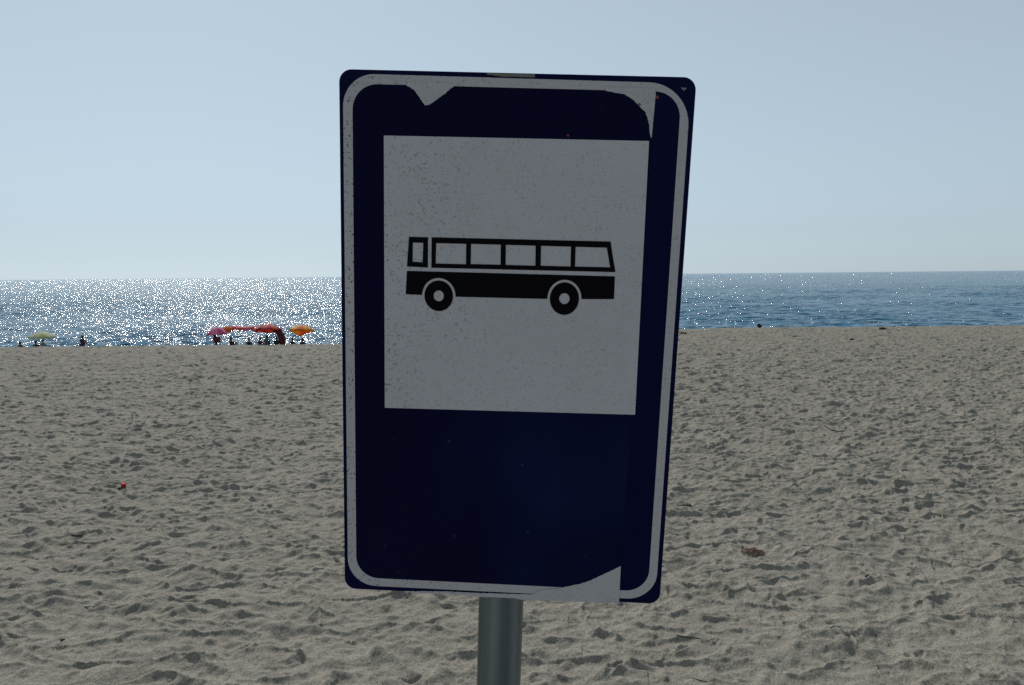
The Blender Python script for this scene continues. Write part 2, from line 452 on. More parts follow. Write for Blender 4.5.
# printed and peeling films, each a fraction of a millimetre proud of the last
BO = rrect(-0.1849, 0.1838, -0.2944, 0.2960, 0.034, 14, (0, -0.0012, 0, 0), 0.044); BI = rrect(-0.1747, 0.1743, -0.2842, 0.2858, 0.027, 14)
from_bm('white_border', poly_bm([[BO, BI]], 0.0006, 0.0003), m_border, sign)
# overlaid dark sheet with a straight right-hand edge
sheet = [p_ for p_ in rrect(-0.1742, 0.16, -0.2838, 0.2852, 0.0268, 14) if p_[0] < 0.10]
sheet = [(0.1405, -0.2838)] + [(0.1459, 0.2382), (0.1472, 0.2852)] + sheet
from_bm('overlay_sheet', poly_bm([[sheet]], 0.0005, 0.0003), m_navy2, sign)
field = from_bm('white_field', poly_bm([[[(-0.1408, 0.2329), (0.1434, 0.235), (0.1464, -0.0672), (-0.14, -0.0712)]]], 0.0010, 0.0003), m_white, sign)
def ragged(pts, amp, keep=()):
    out = []
    for i, a in enumerate(pts):
        b = pts[(i + 1) % len(pts)]; out.append(a)
        if i in keep: continue
        L = math.dist(a, b); n = int(L / 0.0018)
        for k in range(1, n):
            f = k / n; out.append((a[0] + (b[0] - a[0]) * f + random.uniform(-amp, amp), a[1] + (b[1] - a[1]) * f + random.uniform(-amp, amp)))
    return out
NOTCH = [(-0.130, 0.2893), (-0.1257, 0.2866), (-0.1176, 0.2863), (-0.1088, 0.2813), (-0.1022, 0.2731), (-0.0966, 0.2655), (-0.0913, 0.2665), (-0.0796, 0.2747), (-0.0716, 0.2812), (-0.0652, 0.286), (-0.0573, 0.2893)]
TR = [(0.0929, 0.2890), (0.095, 0.285), (0.1037, 0.2835), (0.1143, 0.2824), (0.1229, 0.2776), (0.1318, 0.2697), (0.1379, 0.2647), (0.1418, 0.2536), (0.1448, 0.2392), (0.1459, 0.2382), (0.1474, 0.2843), (0.1465, 0.2890)]
BR = [(0.070, -0.2852), (0.0784, -0.2824), (0.0952, -0.2776), (0.1059, -0.2731), (0.1258, -0.2615), (0.1405, -0.2529), (0.141, -0.3008), (0.1182, -0.3015), (0.084, -0.3012), (0.0229, -0.3022), (0.0157, -0.3010), (-0.0276, -0.3012), (-0.0735, -0.2996), (-0.1159, -0.3006), (-0.118, -0.2990), (-0.0735, -0.2966), (-0.0253, -0.2964), (0.0371, -0.2948), (0.046, -0.2890)]
from_bm('torn_film', poly_bm([[ragged(NOTCH, 0.00035, (10,))]], 0.0011, 0.0003), m_border, sign)
from_bm('torn_film', poly_bm([[ragged(TR, 0.00035, (9, 10, 11))]], 0.0012, 0.0003), m_border, sign)
from_bm('torn_film', poly_bm([[ragged(BR, 0.00035, (5,))]], 0.0014, 0.0003), m_border, sign)
from_bm('tape_strip', poly_bm([[ragged([(-0.031, 0.3001), (0.0197, 0.3001), (0.0199, 0.2968), (-0.014, 0.2969), (-0.031, 0.2985)], 0.0002)]], 0.0009, 0.0003), m_tape, sign)
from_bm('scuff', poly_bm([[ragged([(0.1730, 0.2903), (0.1787, 0.2905), (0.1790, 0.2895), (0.1768, 0.2872)], 0.0003)]], 0.0009, 0.0002), m_tape, sign)
m_red = simple('red_fleck', (0.16, 0.015, 0.03), 0.6)
for fx, fy, fr in ((0.1308, 0.2722, 0.0016), (0.1490, 0.2800, 0.0020), (0.057, 0.2385, 0.0017)):
    from_bm('paint_fleck', poly_bm([[[(fx + fr * random.uniform(.5, 1.1) * math.cos(a), fy + fr * random.uniform(.5, 1.1) * math.sin(a)) for a in np.linspace(0, 5.6, 8)]]], 0.0016, 0.0002), m_red, sign)

# pictogram
def circ(cx_, cy_, rx, ry, n=48, a0=0, a1=360):
    return [(cx_ + rx * math.cos(R(a0 + (a1 - a0) * k / n)), cy_ + ry * math.sin(R(a0 + (a1 - a0) * k / n))) for k in range(n if a1 - a0 == 360 else n + 1)]
CAB = [(-0.1129, 0.1253), (-0.0918, 0.1255), (-0.0917, 0.0921), (-0.115, 0.0925)]; CABW = [(-0.1086, 0.1191), (-0.0971, 0.1192), (-0.0975, 0.0976), (-0.1088, 0.098)]
TOP = [(-0.0878, 0.1256), (0.1084, 0.1274), (0.1114, 0.112), (0.1154, 0.0942), (-0.0878, 0.092)]
WN = [[(-0.0827, 0.1194), (-0.0496, 0.1196), (-0.0494, 0.0972), (-0.083, 0.0969)], [(-0.0442, 0.1198), (-0.0115, 0.1200), (-0.0111, 0.098), (-0.0441, 0.0976)],
      [(-0.0059, 0.12), (0.0268, 0.1202), (0.0273, 0.0982), (-0.0055, 0.0980)], [(0.0327, 0.1202), (0.0655, 0.1204), (0.0659, 0.0987), (0.0332, 0.0984)],
      [(0.0705, 0.1204), (0.1046, 0.1206), (0.1093, 0.0993), (0.0709, 0.0988)]]
C1, C2 = (-0.0792, 0.0609, 0.0160, 0.0172), (0.0607, 0.0628, 0.0161, 0.0182)
def arch(c, gap):   # wheel arch going clockwise from right to left over the top, cut at the sill
    rx, ry = c[2] + gap, c[3] + gap
    return [(c[0] + rx * math.cos(R(a)), c[1] + ry * math.sin(R(a))) for a in np.linspace(2, 178, 28)]
LOW = [(-0.115, 0.0876), (0.1151, 0.0895), (0.1154, 0.0643), (0.0793, 0.0630)] + arch(C2, 0.0028) + [(0.0418, 0.0618), (-0.0605, 0.0606)] + arch(C1, 0.0028) + [(-0.0978, 0.0612), (-0.1163, 0.0614)]
pic = from_bm('bus_pictogram', poly_bm([[CAB, CABW], [TOP] + WN, [LOW]], 0.0014, 0.0003), m_black, field)
for c_ in (C1, C2):
    k_ = 0.0058
    from_bm('pictogram_wheel', poly_bm([[circ(*c_), circ(c_[0], c_[1], k_, k_ * 1.06, 28)]], 0.0014, 0.0003), m_black, field)

# steel post, behind the plate down to the promenade
m_post, t, p = mat('galvanised_steel')
st = noise_tex(t, coords(t, 'Object', (38, 0.5, 38)), 1.0, 2, 0.5); sp_ = noise_tex(t, coords(t), 120, 3, 0.7)
c = mix(t, ramp(t, st, [(0.3, 0.0), (0.7, 1.0)]), (0.035, 0.060, 0.075), (0.19, 0.23, 0.24))
c = mix(t, 1.0, c, ramp(t, sp_, [(0.3, 0.93), (0.6, 1.0)]), 'MULTIPLY')
t.links.new(c, p.inputs['Base Color']); p.inputs['Metallic'].default_value = 0.75
t.links.new(ramp(t, st, [(0.2, 0.30), (0.8, 0.5)]), p.inputs['Roughness'])
bm = bmesh.new()
ycut = -(SIGN.translation.z - PROM_Z) / SIGN[2][1]
tube(bm, [(-0.0018, 0.285, -0.0475), (-0.0018, -0.3, -0.0475), (-0.0018, ycut - 0.25, -0.0475)], 0.0282, 48)
from_bm('post', bm, m_post, sign, True)
bm = bmesh.new(); tube(bm, [(-0.0018, 0.2855, -0.0475), (-0.0018, 0.291, -0.0475), (-0.0018, 0.296, -0.0475)], [0.0295, 0.0295, 0.018], 32)
from_bm('post_cap', bm, simple('black_plastic', (0.02, 0.02, 0.02), 0.5), sign, True)

# ---------------------------------------------------------------- people
m_skin = simple('tanned_skin', (0.20, 0.10, 0.06), 0.55)
m_hair = simple('dark_hair', (0.015, 0.011, 0.009), 0.6)
def skin_mesh(name, verts, edges, radii, material, parent, root=0):
    me = bpy.data.meshes.new(name); me.from_pydata(verts, edges, []); 
    o = bpy.data.objects.new(name, me); COL.objects.link(o)
    md = o.modifiers.new('skin', 'SKIN'); md.use_smooth_shade = True
    sv = me.skin_vertices[0].data
    for i, r_ in enumerate(radii):
        sv[i].radius = (r_, r_) if not isinstance(r_, tuple) else r_
        sv[i].use_root = (i == root)
    sb = o.modifiers.new('sub', 'SUBSURF'); sb.levels = 1; sb.render_levels = 1
    dg = bpy.context.evaluated_depsgraph_get(); dg.update()
    new = bpy.data.meshes.new_from_object(o.evaluated_get(dg))
    new.name = name
    bpy.data.objects.remove(o); new.materials.clear()
    return link(name, new, material, parent, True)

def person(label, loc, rz, pose='sit', shirt=None, trunks=(0.03, 0.03, 0.08), lean=0.12, group='people at the waterline', hair=None, turn=0.0):
    """facing +Y before rz; origin on the sand under the seat or between the feet"""
    root = thing('person', label, 'person', loc, rz, group)
    if pose == 'stand':
        hipz = 0.92
        legs = lambda s: [(s * .09, 0, hipz - .05), (s * .11, .02, .5), (s * .12, -.01, .09), (s * .13, .13, .03)]
    elif pose == 'recline':
        hipz = 0.12
        legs = lambda s: [(s * .09, .06, hipz), (s * .12, .45, .20 + .02 * s), (s * .13, .85, .06), (s * .14, .92, .16)]
    else:
        hipz = 0.13
        legs = lambda s: [(s * .09, .05, hipz), (s * .15, .40, .50), (s * .13, .62, .09), (s * .14, .76, .04)]
    up = Vector((0, -lean * 3.5, 1)).normalized() if pose == 'recline' else Vector((0, lean, 1)).normalized()
    P = Vector((0, 0, hipz))
    V = [P, P + up * .16, P + up * .34, P + up * .48, P + up * .57, P + up * .66 + Vector((0, .01, 0)), P + up * .78 + Vector((0, .015, 0))]
    E_ = [(0, 1), (1, 2), (2, 3), (3, 4), (4, 5), (5, 6)]
    rad = [(.155, .12), (.13, .10), (.16, .11), (.10, .08), (.052, .052), (.078, .092), (.07, .085)]
    for s in (-1, 1):
        b = len(V); L = legs(s); V += [Vector(q) for q in L]
        E_ += [(0, b), (b, b + 1), (b + 1, b + 2), (b + 2, b + 3)]; rad += [.092, .062, .042, .032]
        sh = P + up * .45 + Vector((s * .17, 0, 0))
        if pose == 'sit': el_, ha = sh + Vector((s * .07, .14, -.20)), Vector((s * .06, .42, .33))
        elif pose == 'recline': el_, ha = sh + Vector((s * .08, -.12, -.22)), Vector((s * .26, sh.y - .18, .05))
        else: el_, ha = sh + Vector((s * .09, -.02, -.28)), sh + Vector((s * .12, .10, -.50))
        b = len(V); hd = (ha - el_).normalized()
        V += [sh, el_, ha, ha + hd * .10]
        E_ += [(3, b), (b, b + 1), (b + 1, b + 2), (b + 2, b + 3)]; rad += [.058, .042, .03, .028]
    skin_mesh('body', [tuple(v) for v in V], E_, rad, m_skin, root)
    hd_c = P + up * .735 + Vector((0, .01, 0))
    bm = bmesh.new(); bmesh.ops.create_icosphere(bm, subdivisions=3, radius=1)
    for v in bm.verts:
        q = v.co
        cut = 1.0 if (q.y < 0.25 or q.z > 0.45) else 0.86
        v.co = hd_c + Vector((q.x * .092 * cut, q.y * .108 * cut - .015, q.z * .122 * cut + .01 + (-.05 if q.z < -.3 and q.y < 0 else 0)))
    from_bm('hair', bm, hair or m_hair, root, True)
    bm = bmesh.new(); bmesh.ops.create_uvsphere(bm, u_segments=8, v_segments=6, radius=.016, matrix=Matrix.Translation(hd_c + Vector((0, .105, -.01)))); from_bm('nose', bm, m_skin, root, True)
    for s in (-1, 1):
        bm = bmesh.new(); bmesh.ops.create_uvsphere(bm, u_segments=8, v_segments=6, radius=.02, matrix=Matrix.Translation(hd_c + Vector((s * .092, .02, -.01)))); from_bm('ear', bm, m_skin, root, True)
    if shirt:
        Vs = [P + up * .03, P + up * .16, P + up * .34, P + up * .49]; Es = [(0, 1), (1, 2), (2, 3)]; rs = [(.165, .13), (.15, .12), (.178, .13), (.10, .085)]
        for s in (-1, 1):
            sh = P + up * .45 + Vector((s * .17, 0, 0)); b = len(Vs)
            Vs += [sh, sh + Vector((s * .045, .06 if pose == 'sit' else -.03, -.12))]; Es += [(3, b), (b, b + 1)]; rs += [.070, .060]
        skin_mesh('shirt', [tuple(v) for v in Vs], Es, rs, simple('shirt_cloth', shirt, 0.9), root)
    Vs = [P + up * .04]; Es = []; rs = [(.168, .135)]
    for s in (-1, 1):
        L = legs(s); b = len(Vs); a0, a1 = Vector(L[0]), Vector(L[1])
        Vs += [a0, a0.lerp(a1, .5)]; Es += [(0, b), (b, b + 1)]; rs += [.104, .088]
    skin_mesh('swim_shorts', [tuple(v) for v in Vs], Es, rs, simple('shorts_cloth', trunks, 0.9), root)
    return root

def spot(u, dy):
    """ground point on the sight line column u, dy metres beyond the crest"""
    t_ = (u - 512) / F
    y_ = 68.0
    for _ in range(20): y_ = float(crest(t_ * y_)) + dy
    return Vector((t_ * y_, y_, ground(t_ * y_, y_)))
DK = (0.02, 0.02, 0.03)
person('dark haired person sitting upright alone on the sand, right of the pale yellow umbrella', spot(81, 0.3), R(8), 'sit', shirt=(0.02, 0.022, 0.03))
person('person sitting low with only the head showing, at the far left of the beach', spot(18, 3.2), R(-5), 'sit', shirt=DK)
person('person sitting low with only the head showing, just below the pale yellow umbrella', spot(34, 2.8), R(10), 'sit', shirt=DK, trunks=(.1, .02, .02))
person('bather standing in the glittering water behind the pale yellow umbrella', (spot(41.5, 7.5).x, spot(41.5, 7.5).y, -0.75), R(15), 'stand', shirt=None, trunks=(0.05, 0.02, 0.03))
person('person in dark red leaning back, sitting right of the dark beach chair', spot(231, 1.8), R(-20), 'sit', shirt=(0.05, 0.01, 0.015), lean=-0.15)
person('person in dark clothes sitting under the gap between the orange umbrella and the red one', spot(248, 2.5), R(6), 'sit', shirt=DK)
person('person in a dark red top sitting under the left edge of the red umbrella', spot(259, 2.1), R(-12), 'sit', shirt=(0.09, 0.01, 0.03))
person('person in a grey green top sitting tall under the middle of the red umbrella', spot(266, 1.1), R(4), 'sit', shirt=(0.06, 0.08, 0.08))
person('person in dark clothes sitting just left of the hanging dark red cloth', spot(276, 1.7), R(20), 'sit', shirt=DK)
person('person with only a dark head showing under the left side of the lone orange umbrella', spot(291.5, 2.6), R(-8), 'sit', shirt=DK)
person('person with only a small dark head showing under the lone orange umbrella, right side', spot(302, 3.0), R(8), 'sit', shirt=DK, trunks=(.02, .05, .1))

# ---------------------------------------------------------------- umbrellas
def cloth(name, cols, scale=1.0):
    m, t, p = mat(name)
    tc = N(t, 'ShaderNodeTexCoord'); at = N(t, 'ShaderNodeSeparateXYZ'); t.links.new(tc.outputs['Object'], at.inputs[0])
    ang = math_n(t, 'ARCTAN2', at.outputs[1], at.outputs[0])
    f = math_n(t, 'FRACT', math_n(t, 'MULTIPLY', math_n(t, 'ADD', ang, 3.1416), 4 / 6.2832 * scale))
    n = t.nodes.new('ShaderNodeValToRGB'); n.color_ramp.interpolation = 'CONSTANT'
    e = n.color_ramp.elements
    while len(e) < len(cols): e.new(0.5)
    for i, c_ in enumerate(cols): e[i].position = i / len(cols); e[i].color = (*c_, 1)
    t.links.new(f, n.inputs[0])
    tr = N(t, 'ShaderNodeBsdfTranslucent'); mx = N(t, 'ShaderNodeMixShader'); mx.inputs[0].default_value = 0.45
    t.links.new(n.outputs[0], p.inputs['Base Color']); t.links.new(n.outputs[0], tr.inputs[0]); p.inputs['Roughness'].default_value = 0.8
    t.links.new(p.outputs[0], mx.inputs[1]); t.links.new(tr.outputs[0], mx.inputs[2])
    t.links.new(mx.outputs[0], t.nodes['Material Output'].inputs[0])
    return m
m_pole = simple('umbrella_pole', (0.5, 0.5, 0.5), 0.4, 0.6)
def umbrella(label, foot, rz, radius, height, tilt, cols, drop=0.45, sag=None, tilt_dir=0.0):
    root = thing('beach_umbrella', label, 'umbrella', foot, rz, 'beach umbrellas at the waterline')
    bm = bmesh.new(); tube(bm, [(0, 0, -0.3), (0, 0, height * .55)], 0.016, 10); from_bm('lower_pole', bm, m_pole, root, True)
    M = Matrix.Translation((0, 0, height * .55)) @ Matrix.Rotation(tilt_dir, 4, 'Z') @ Matrix.Rotation(tilt, 4, 'X')
    hub = M @ Vector((0, 0, height * .45))
    bm = bmesh.new(); tube(bm, [(0, 0, height * .55 + .003), tuple(hub)], 0.012, 10); from_bm('upper_pole', bm, m_pole, root, True)
    Mc = Matrix.Translation(hub) @ Matrix.Rotation(tilt_dir, 4, 'Z') @ Matrix.Rotation(tilt, 4, 'X')
    bm = bmesh.new(); nseg, nr = 64, 8; rings = []
    for j in range(nr + 1):
        f = j / nr; ring = []
        for k in range(nseg):
            a = 6.28318 * k / nseg
            rib = 0.5 + 0.5 * math.cos(8 * a)                  # 1 on a rib
            rr = radius * f * (1 - 0.06 * (1 - rib) * f)
            z = -drop * (f ** 1.7) + 0.05 * (1 - rib) * f * (1 - f) * 2
            z += 0.03 * math.sin(3 * a + radius * 5) * f * f
            if sag: z -= sag[1] * max(0, math.cos(a - sag[0])) ** 6 * f ** 3
            ring.append((rr * math.cos(a), rr * math.sin(a), z))
        rings.append(ring)
    vr = [[bm.verts.new(q) for q in ring] for ring in rings[1:]]
    # short hanging valance
    vr.append([bm.verts.new((q[0] * 1.005, q[1] * 1.005, q[2] - 0.10 - 0.03 * math.cos(16 * 6.28318 * k / nseg))) for k, q in enumerate(rings[-1])])
    apex = bm.verts.new((0, 0, 0))
    for k in range(nseg):
        bm.faces.new((apex, vr[0][k], vr[0][(k + 1) % nseg]))
        for j in range(len(vr) - 1): bm.faces.new((vr[j][k], vr[j + 1][k], vr[j + 1][(k + 1) % nseg], vr[j][(k + 1) % nseg]))
    can = from_bm('canopy', bm, cloth('umbrella_cloth', cols), root, True); can.matrix_local = Mc
    sd_ = can.modifiers.new('thickness', 'SOLIDIFY'); sd_.thickness = 0.006
    for k in range(8):
        a = 6.28318 * k / 8; bm = bmesh.new()
        tube(bm, [(0.02 * math.cos(a), 0.02 * math.sin(a), -0.025)] + [tuple(Vector(rings[j][k * 8]) - Vector((0, 0, .018))) for j in (3, 6, 8)], 0.006, 6)
        rb = from_bm('rib', bm, m_pole, root); rb.matrix_local = Mc
    bm = bmesh.new(); tube(bm, [(0, 0, 0.0), (0, 0, 0.04), (0, 0, 0.08)], [0.02, 0.016, 0.004], 10)
    fn = from_bm('finial', bm, m_pole, root, True); fn.matrix_local = Mc
    return root

PINK, PINK2, RED, DRED, ORG, YEL, PALE = (0.85, 0.30, 0.48), (0.72, 0.13, 0.32), (0.60, 0.06, 0.08), (0.30, 0.02, 0.05), (0.80, 0.22, 0.02), (0.85, 0.45, 0.03), (0.60, 0.62, 0.30)
def at_col(u, dy, zoff=0.0):
    q = spot(u, dy); return (q.x, q.y, q.z + zoff)
umbrella('pale yellow green beach umbrella standing at the waterline at far left', at_col(41.5, 4.2), 0.2, 1.12, 1.95, R(3), [PALE, (0.66, 0.64, 0.50)], 0.42)
umbrella('pink striped beach umbrella, leftmost of the crowded group of shades', at_col(216.5, 1.6), 0.4, 0.85, 1.80, R(-4), [PINK, PINK2], 0.55, tilt_dir=R(50))
umbrella('orange and yellow beach umbrella half behind the pink striped one', at_col(229, 3.0), 0.1, 0.80, 2.12, R(20), [ORG, (0.65, 0.12, 0.02)], 0.34, tilt_dir=R(-60))
umbrella('wide red and orange beach umbrella at the right of the crowded group', at_col(267, 2.0), 0.7, 1.28, 2.10, R(-9), [RED, (0.75, 0.16, 0.05), DRED, (0.70, 0.14, 0.12)], 0.52, tilt_dir=R(-25))
umbrella('lone orange and yellow beach umbrella with one drooping corner, right of the group', at_col(301.5, 3.2), 0.0, 1.12, 2.15, R(6), [ORG, YEL], 0.42, sag=(R(-50), 0.40), tilt_dir=R(160))

# pink shade cloth stretched between the orange and the red umbrella
aw = thing('shade_awning', 'narrow pink shade cloth stretched on poles between the orange and red umbrellas', 'awning', at_col(245, 2.4))
for sx_ in (-0.85, 0.85):
    for sy_ in (-0.5, 0.5):
        bm = bmesh.new(); tube(bm, [(sx_, sy_, -0.4), (sx_ * 0.97, sy_, 1.98)], 0.013, 8); from_bm('pole', bm, m_pole, aw, True)
bm = bmesh.new(); nx, ny = 24, 12; g = []
for i in range(nx + 1):
    row = []
    for j in range(ny + 1):
        u_, v_ = i / nx * 2 - 1, j / ny * 2 - 1
        z = 2.0 - 0.16 * (1 - u_ * u_) * 0.6 - 0.05 * (1 - v_ * v_) + 0.012 * math.sin(11 * u_ + 3 * v_)
        if j == 0: z -= 0.24
        row.append(bm.verts.new((u_ * 0.95, v_ * 0.55, z)))
    g.append(row)
for i in range(nx):
    for j in range(ny): bm.faces.new((g[i][j], g[i + 1][j], g[i + 1][j + 1], g[i][j + 1]))
o = from_bm('shade_cloth', bm, cloth('pink_cloth', [(0.75, 0.16, 0.20), (0.70, 0.10, 0.12)]), aw, True); o.modifiers.new('thickness', 'SOLIDIFY').thickness = 0.006

# dark red cloths hanging at both ends of the group down to the sand
def drape(label, u, dy, side, width, height, reach, m_):
    bm = bmesh.new(); g = []
    for i in range(19):
        row = []
        for j in range(15):
            u_, v_ = i / 18, j / 14
            x_ = 0.30 - reach * (1 - v_) ** 2.6 + (u_ - .5) * width * (1.2 - 0.4 * v_) + 0.16 * (1 - v_)
            row.append(bm.verts.new((side * (x_ - 0.1), 0.05 * math.sin(u_ * 16) * (0.4 + v_), (1 - v_) ** 0.9 * height - 0.02)))
        g.append(row)
    for i in range(18):
        for j in range(14): bm.faces.new((g[i][j], g[i + 1][j], g[i + 1][j + 1], g[i][j + 1]))
    o = from_bm('hanging_cloth', bm, m_, None, True); o.location = at_col(u, dy)
    o.modifiers.new('thickness', 'SOLIDIFY').thickness = 0.006
    return tag(o, label, 'cloth')
drape('dark red cloth hanging from the right edge of the red umbrella to the sand', 279, 1.7, 1, 0.60, 1.62, 0.62, simple('dark_red_cloth', (0.10, 0.012, 0.02), 0.9))
drape('narrow dark cloth hanging from the pink umbrella to the sand, left of the dark chair', 212.5, 1.3, 1, 0.22, 1.25, 0.35, simple('dark_cloth', (0.03, 0.012, 0.02), 0.9))

# folding beach chair seen from behind, under the pink umbrella
ch = thing('beach_chair', 'dark beach chair with a dark red back under the pink umbrella', 'chair', at_col(217, 0.9), R(6))
m_frame = simple('dark_frame', (0.02, 0.018, 0.018), 0.5, 0.3)
for s in (-1, 1):
    bm = bmesh.new(); tube(bm, [(s * .30, -.36, 0.0), (s * .30, -.20, .40), (s * .30, .30, .42)], .02, 8); from_bm('side_frame', bm, m_frame, ch, True)
    bm = bmesh.new(); tube(bm, [(s * .30, .33, 0.0), (s * .30, -.10, .40), (s * .29, -.34, .80)], .018, 8); from_bm('leg', bm, m_frame, ch, True)
    bm = bmesh.new(); box(bm, (s * .33 - .03, -.25, .585), (s * .33 + .03, .22, .61)); bmesh.ops.bevel(bm, geom=list(bm.edges), offset=.006, segments=1, affect='EDGES'); from_bm('armrest', bm, m_frame, ch)
bm = bmesh.new(); tube(bm, [(-.29, -.34, .80), (-.15, -.36, .85), (.15, -.36, .85), (.29, -.34, .80)], .018, 8); from_bm('top_rail', bm, m_frame, ch, True)
def sling(p0, p1, wd, name, m_):
    bm = bmesh.new(); g = []
    for i in range(9):
        f = i / 8; a = Vector(p0).lerp(Vector(p1), f)
        g.append([bm.verts.new((wd * (j / 6 * 2 - 1), a.y + 0.0, a.z - .035 * math.sin(math.pi * f) * (1 - (j / 6 * 2 - 1) ** 2))) for j in range(7)])
    for i in range(8):
        for j in range(6): bm.faces.new((g[i][j], g[i + 1][j], g[i + 1][j + 1], g[i][j + 1]))
    o = from_bm(name, bm, m_, ch, True); o.modifiers.new('thickness', 'SOLIDIFY').thickness = .006
m_sl = simple('dark_red_canvas', (0.12, 0.015, 0.03), 0.85)
sling((0, -.19, .40), (0, .30, .42), .285, 'seat', m_sl); sling((0, -.20, .43), (0, -.345, .83), .275, 'backrest', m_sl)

# slumped bag at the waterline right of the sign
q = Vector(at_col(760.5, -0.6)); bm = bmesh.new(); bmesh.ops.create_icosphere(bm, subdivisions=4, radius=1)
for v in bm.verts:
    c_ = v.co; h_ = max(0.0, c_.z * .5 + .5)
    nn = mnoise.noise(c_ * 2.3) * 0.12
    v.co = Vector((c_.x * (.30 - .14 * h_) * (1 + nn) - .12 * h_ , c_.y * (.20 - .06 * h_) * (1 + nn), h_ ** 0.9 * .44 * (1 + nn)))
bag = thing('beach_bag', 'small slumped dark bag standing alone on the sand edge right of the sign', 'bag', q, R(0))
m_bag = simple('dark_canvas', (0.012, 0.016, 0.022), 0.85)
from_bm('bag_body', bm, m_bag, bag, True)
bm = bmesh.new(); tube(bm, [(-.16, -.09, .38), (-.10, -.14, .30), (.02, -.19, .16), (.12, -.17, .10)], .014, 8); from_bm('strap', bm, m_bag, bag, True)

# ---------------------------------------------------------------- litter on the sand
m_wood = simple('driftwood', (0.035, 0.028, 0.022), 0.9); m_pale = simple('bleached_wood', (0.50, 0.48, 0.44), 0.8); m_straw = simple('dry_stalk', (0.30, 0.25, 0.15), 0.85)
def twig(label, x, y, pts, rad, m_, fork=None, name='twig', group='twigs and sticks on the sand'):
    z0 = max(ground(x, y), ground(x, y + .05), ground(x + .05, y))
    def L(q): return (q[0], q[1], ground(x + q[0], y + q[1]) - z0 + (q[2] if q[2] > .1 else max(q[2] * .35, rad * 1.1)))
    root = thing(name, label, 'twig', (x, y, z0), 0, group)
    def fill(pp): # resample so the twig keeps bending softly
        out = []
        for a, b in zip(pp[:-1], pp[1:]):
            for k in range(4): out.append(tuple(Vector(a).lerp(Vector(b), k / 4)))
        return out + [pp[-1]]
    zs = [L(q) for q in pts]; f_ = fill(zs); n = len(f_)
    f_ = [(a + random.uniform(-1, 1) * rad * .5, b + random.uniform(-1, 1) * rad * .5, c_) for a, b, c_ in f_]
    bm = bmesh.new(); tube(bm, f_, [rad * (1 - .5 * abs(i / (n - 1) - .35)) for i in range(n)], 8); from_bm('stem', bm, m_, root, True)
    if fork:
        bm = bmesh.new(); tube(bm, fill([L(q) for q in fork]), rad * .7, 8); from_bm('side_branch', bm, m_, root, True)
twig('dark forked driftwood twig on the sand right of the sign, in the middle distance', 8.45, 21.2, [(-.22, .28, .13), (-.10, .06, .05), (.02, -.02, .03), (.26, -.06, .04)], .013, m_wood, [(.02, -.02, .03), (.0, -.2, .02), (-.03, -.5, .02)])
twig('long thin dark twig lying flat left of the sign', -5.97, 23.6, [(-.36, 0, .03), (-.1, .06, .04), (.12, 0, .05), (.30, .25, .05)], .012, m_wood)
twig('short dark twig close to the left edge of the sign', -5.32, 23.7, [(-.18, .24, .04), (0, 0, .04), (.22, -.03, .03)], .014, m_wood)
twig('short white bleached stick in the left foreground', -5.05, 9.46, [(-.075, .03, .012), (0, .0, .015), (.065, -.02, .012)], .010, m_pale)
twig('thin white stick in the right foreground', 3.35, 8.3, [(-.06, 0, .012), (.0, .008, .012), (.06, .0, .012)], .006, m_pale)
twig('thin dry stalk standing slanted right of the sign', 4.25, 10.93, [(-.07, -.05, .01), (0, 0, .05), (.08, .05, .12)], .004, m_straw)
twig('pale slanted stick further right on the trampled sand', 6.81, 12.73, [(-.05, -.1, .01), (0, .02, .04), (.06, .15, .1)], .008, m_straw)
twig('dark crooked stick right of the grey post', 1.79, 8.18, [(-.12, .02, .012), (-.03, 0, .02), (.08, -.02, .015), (.12, -.05, .012)], .005, m_wood)
twig('short dark stick at the bottom edge right of the post', 1.70, 7.30, [(-.05, .07, .01), (0, 0, .015), (.05, -.08, .012)], .005, m_wood)
twig('short dark twig leaning out of the sand in the left middle distance', -11.5, 24.5, [(0, 0, .0), (.01, .02, .12), (.0, .03, .24)], .012, m_wood)
twig('small bent dark twig standing out of the sand left of the flat twigs', -9.38, 22.4, [(0, 0, .0), (.03, .02, .08), (.12, .03, .15)], .012, m_wood)

def lump_thing(name, label, cat, x, y, sx, sy, sz, m_, rough=.25, group=None, sub=3):
    bm = bmesh.new(); bmesh.ops.create_icosphere(bm, subdivisions=sub, radius=1)
    for v in bm.verts:
        n_ = 1 + rough * mnoise.noise(v.co * 1.7 + Vector((x, y, 0))) + rough * .5 * mnoise.noise(v.co * 5 + Vector((y, x, 0)))
        v.co = Vector((v.co.x * sx * n_, v.co.y * sy * n_, v.co.z * sz * n_))
    o = from_bm(name, bm, m_, None, True); o.location = (x, y, ground(x, y) + sz * .55)
    return tag(o, label, cat, group)
m_stone = simple('dark_stone', (0.045, 0.043, 0.04), 0.7, 0, .3, 30)
lump_thing('pebble', 'round dark pebble in the lower left foreground', 'pebble', -4.87, 8.54, .026, .022, .017, m_stone, group='dark pebbles')
lump_thing('pebble', 'small dark pebble between the white stick and the red cup', 'pebble', -6.62, 13.21, .035, .03, .025, m_stone, group='dark pebbles')
lump_thing('bark_chip', 'flat dark bark chip below the red cup', 'bark', -6.78, 12.44, .10, .05, .018, m_wood)
lump_thing('pebble', 'small dark stone right of the post, among the footprints', 'pebble', 4.34, 9.82, .028, .024, .02, m_stone, group='dark pebbles')
lump_thing('driftwood_lump', 'dark knobbly lump of driftwood touching the right edge of the sign', 'driftwood', 2.93, 13.6, .09, .07, .035, m_wood, .5)
lump_thing('seaweed_clump', 'low dark clump at the top of the beach far right', 'seaweed', 35.4, 78.1, .32, .22, .15, m_wood, .5)
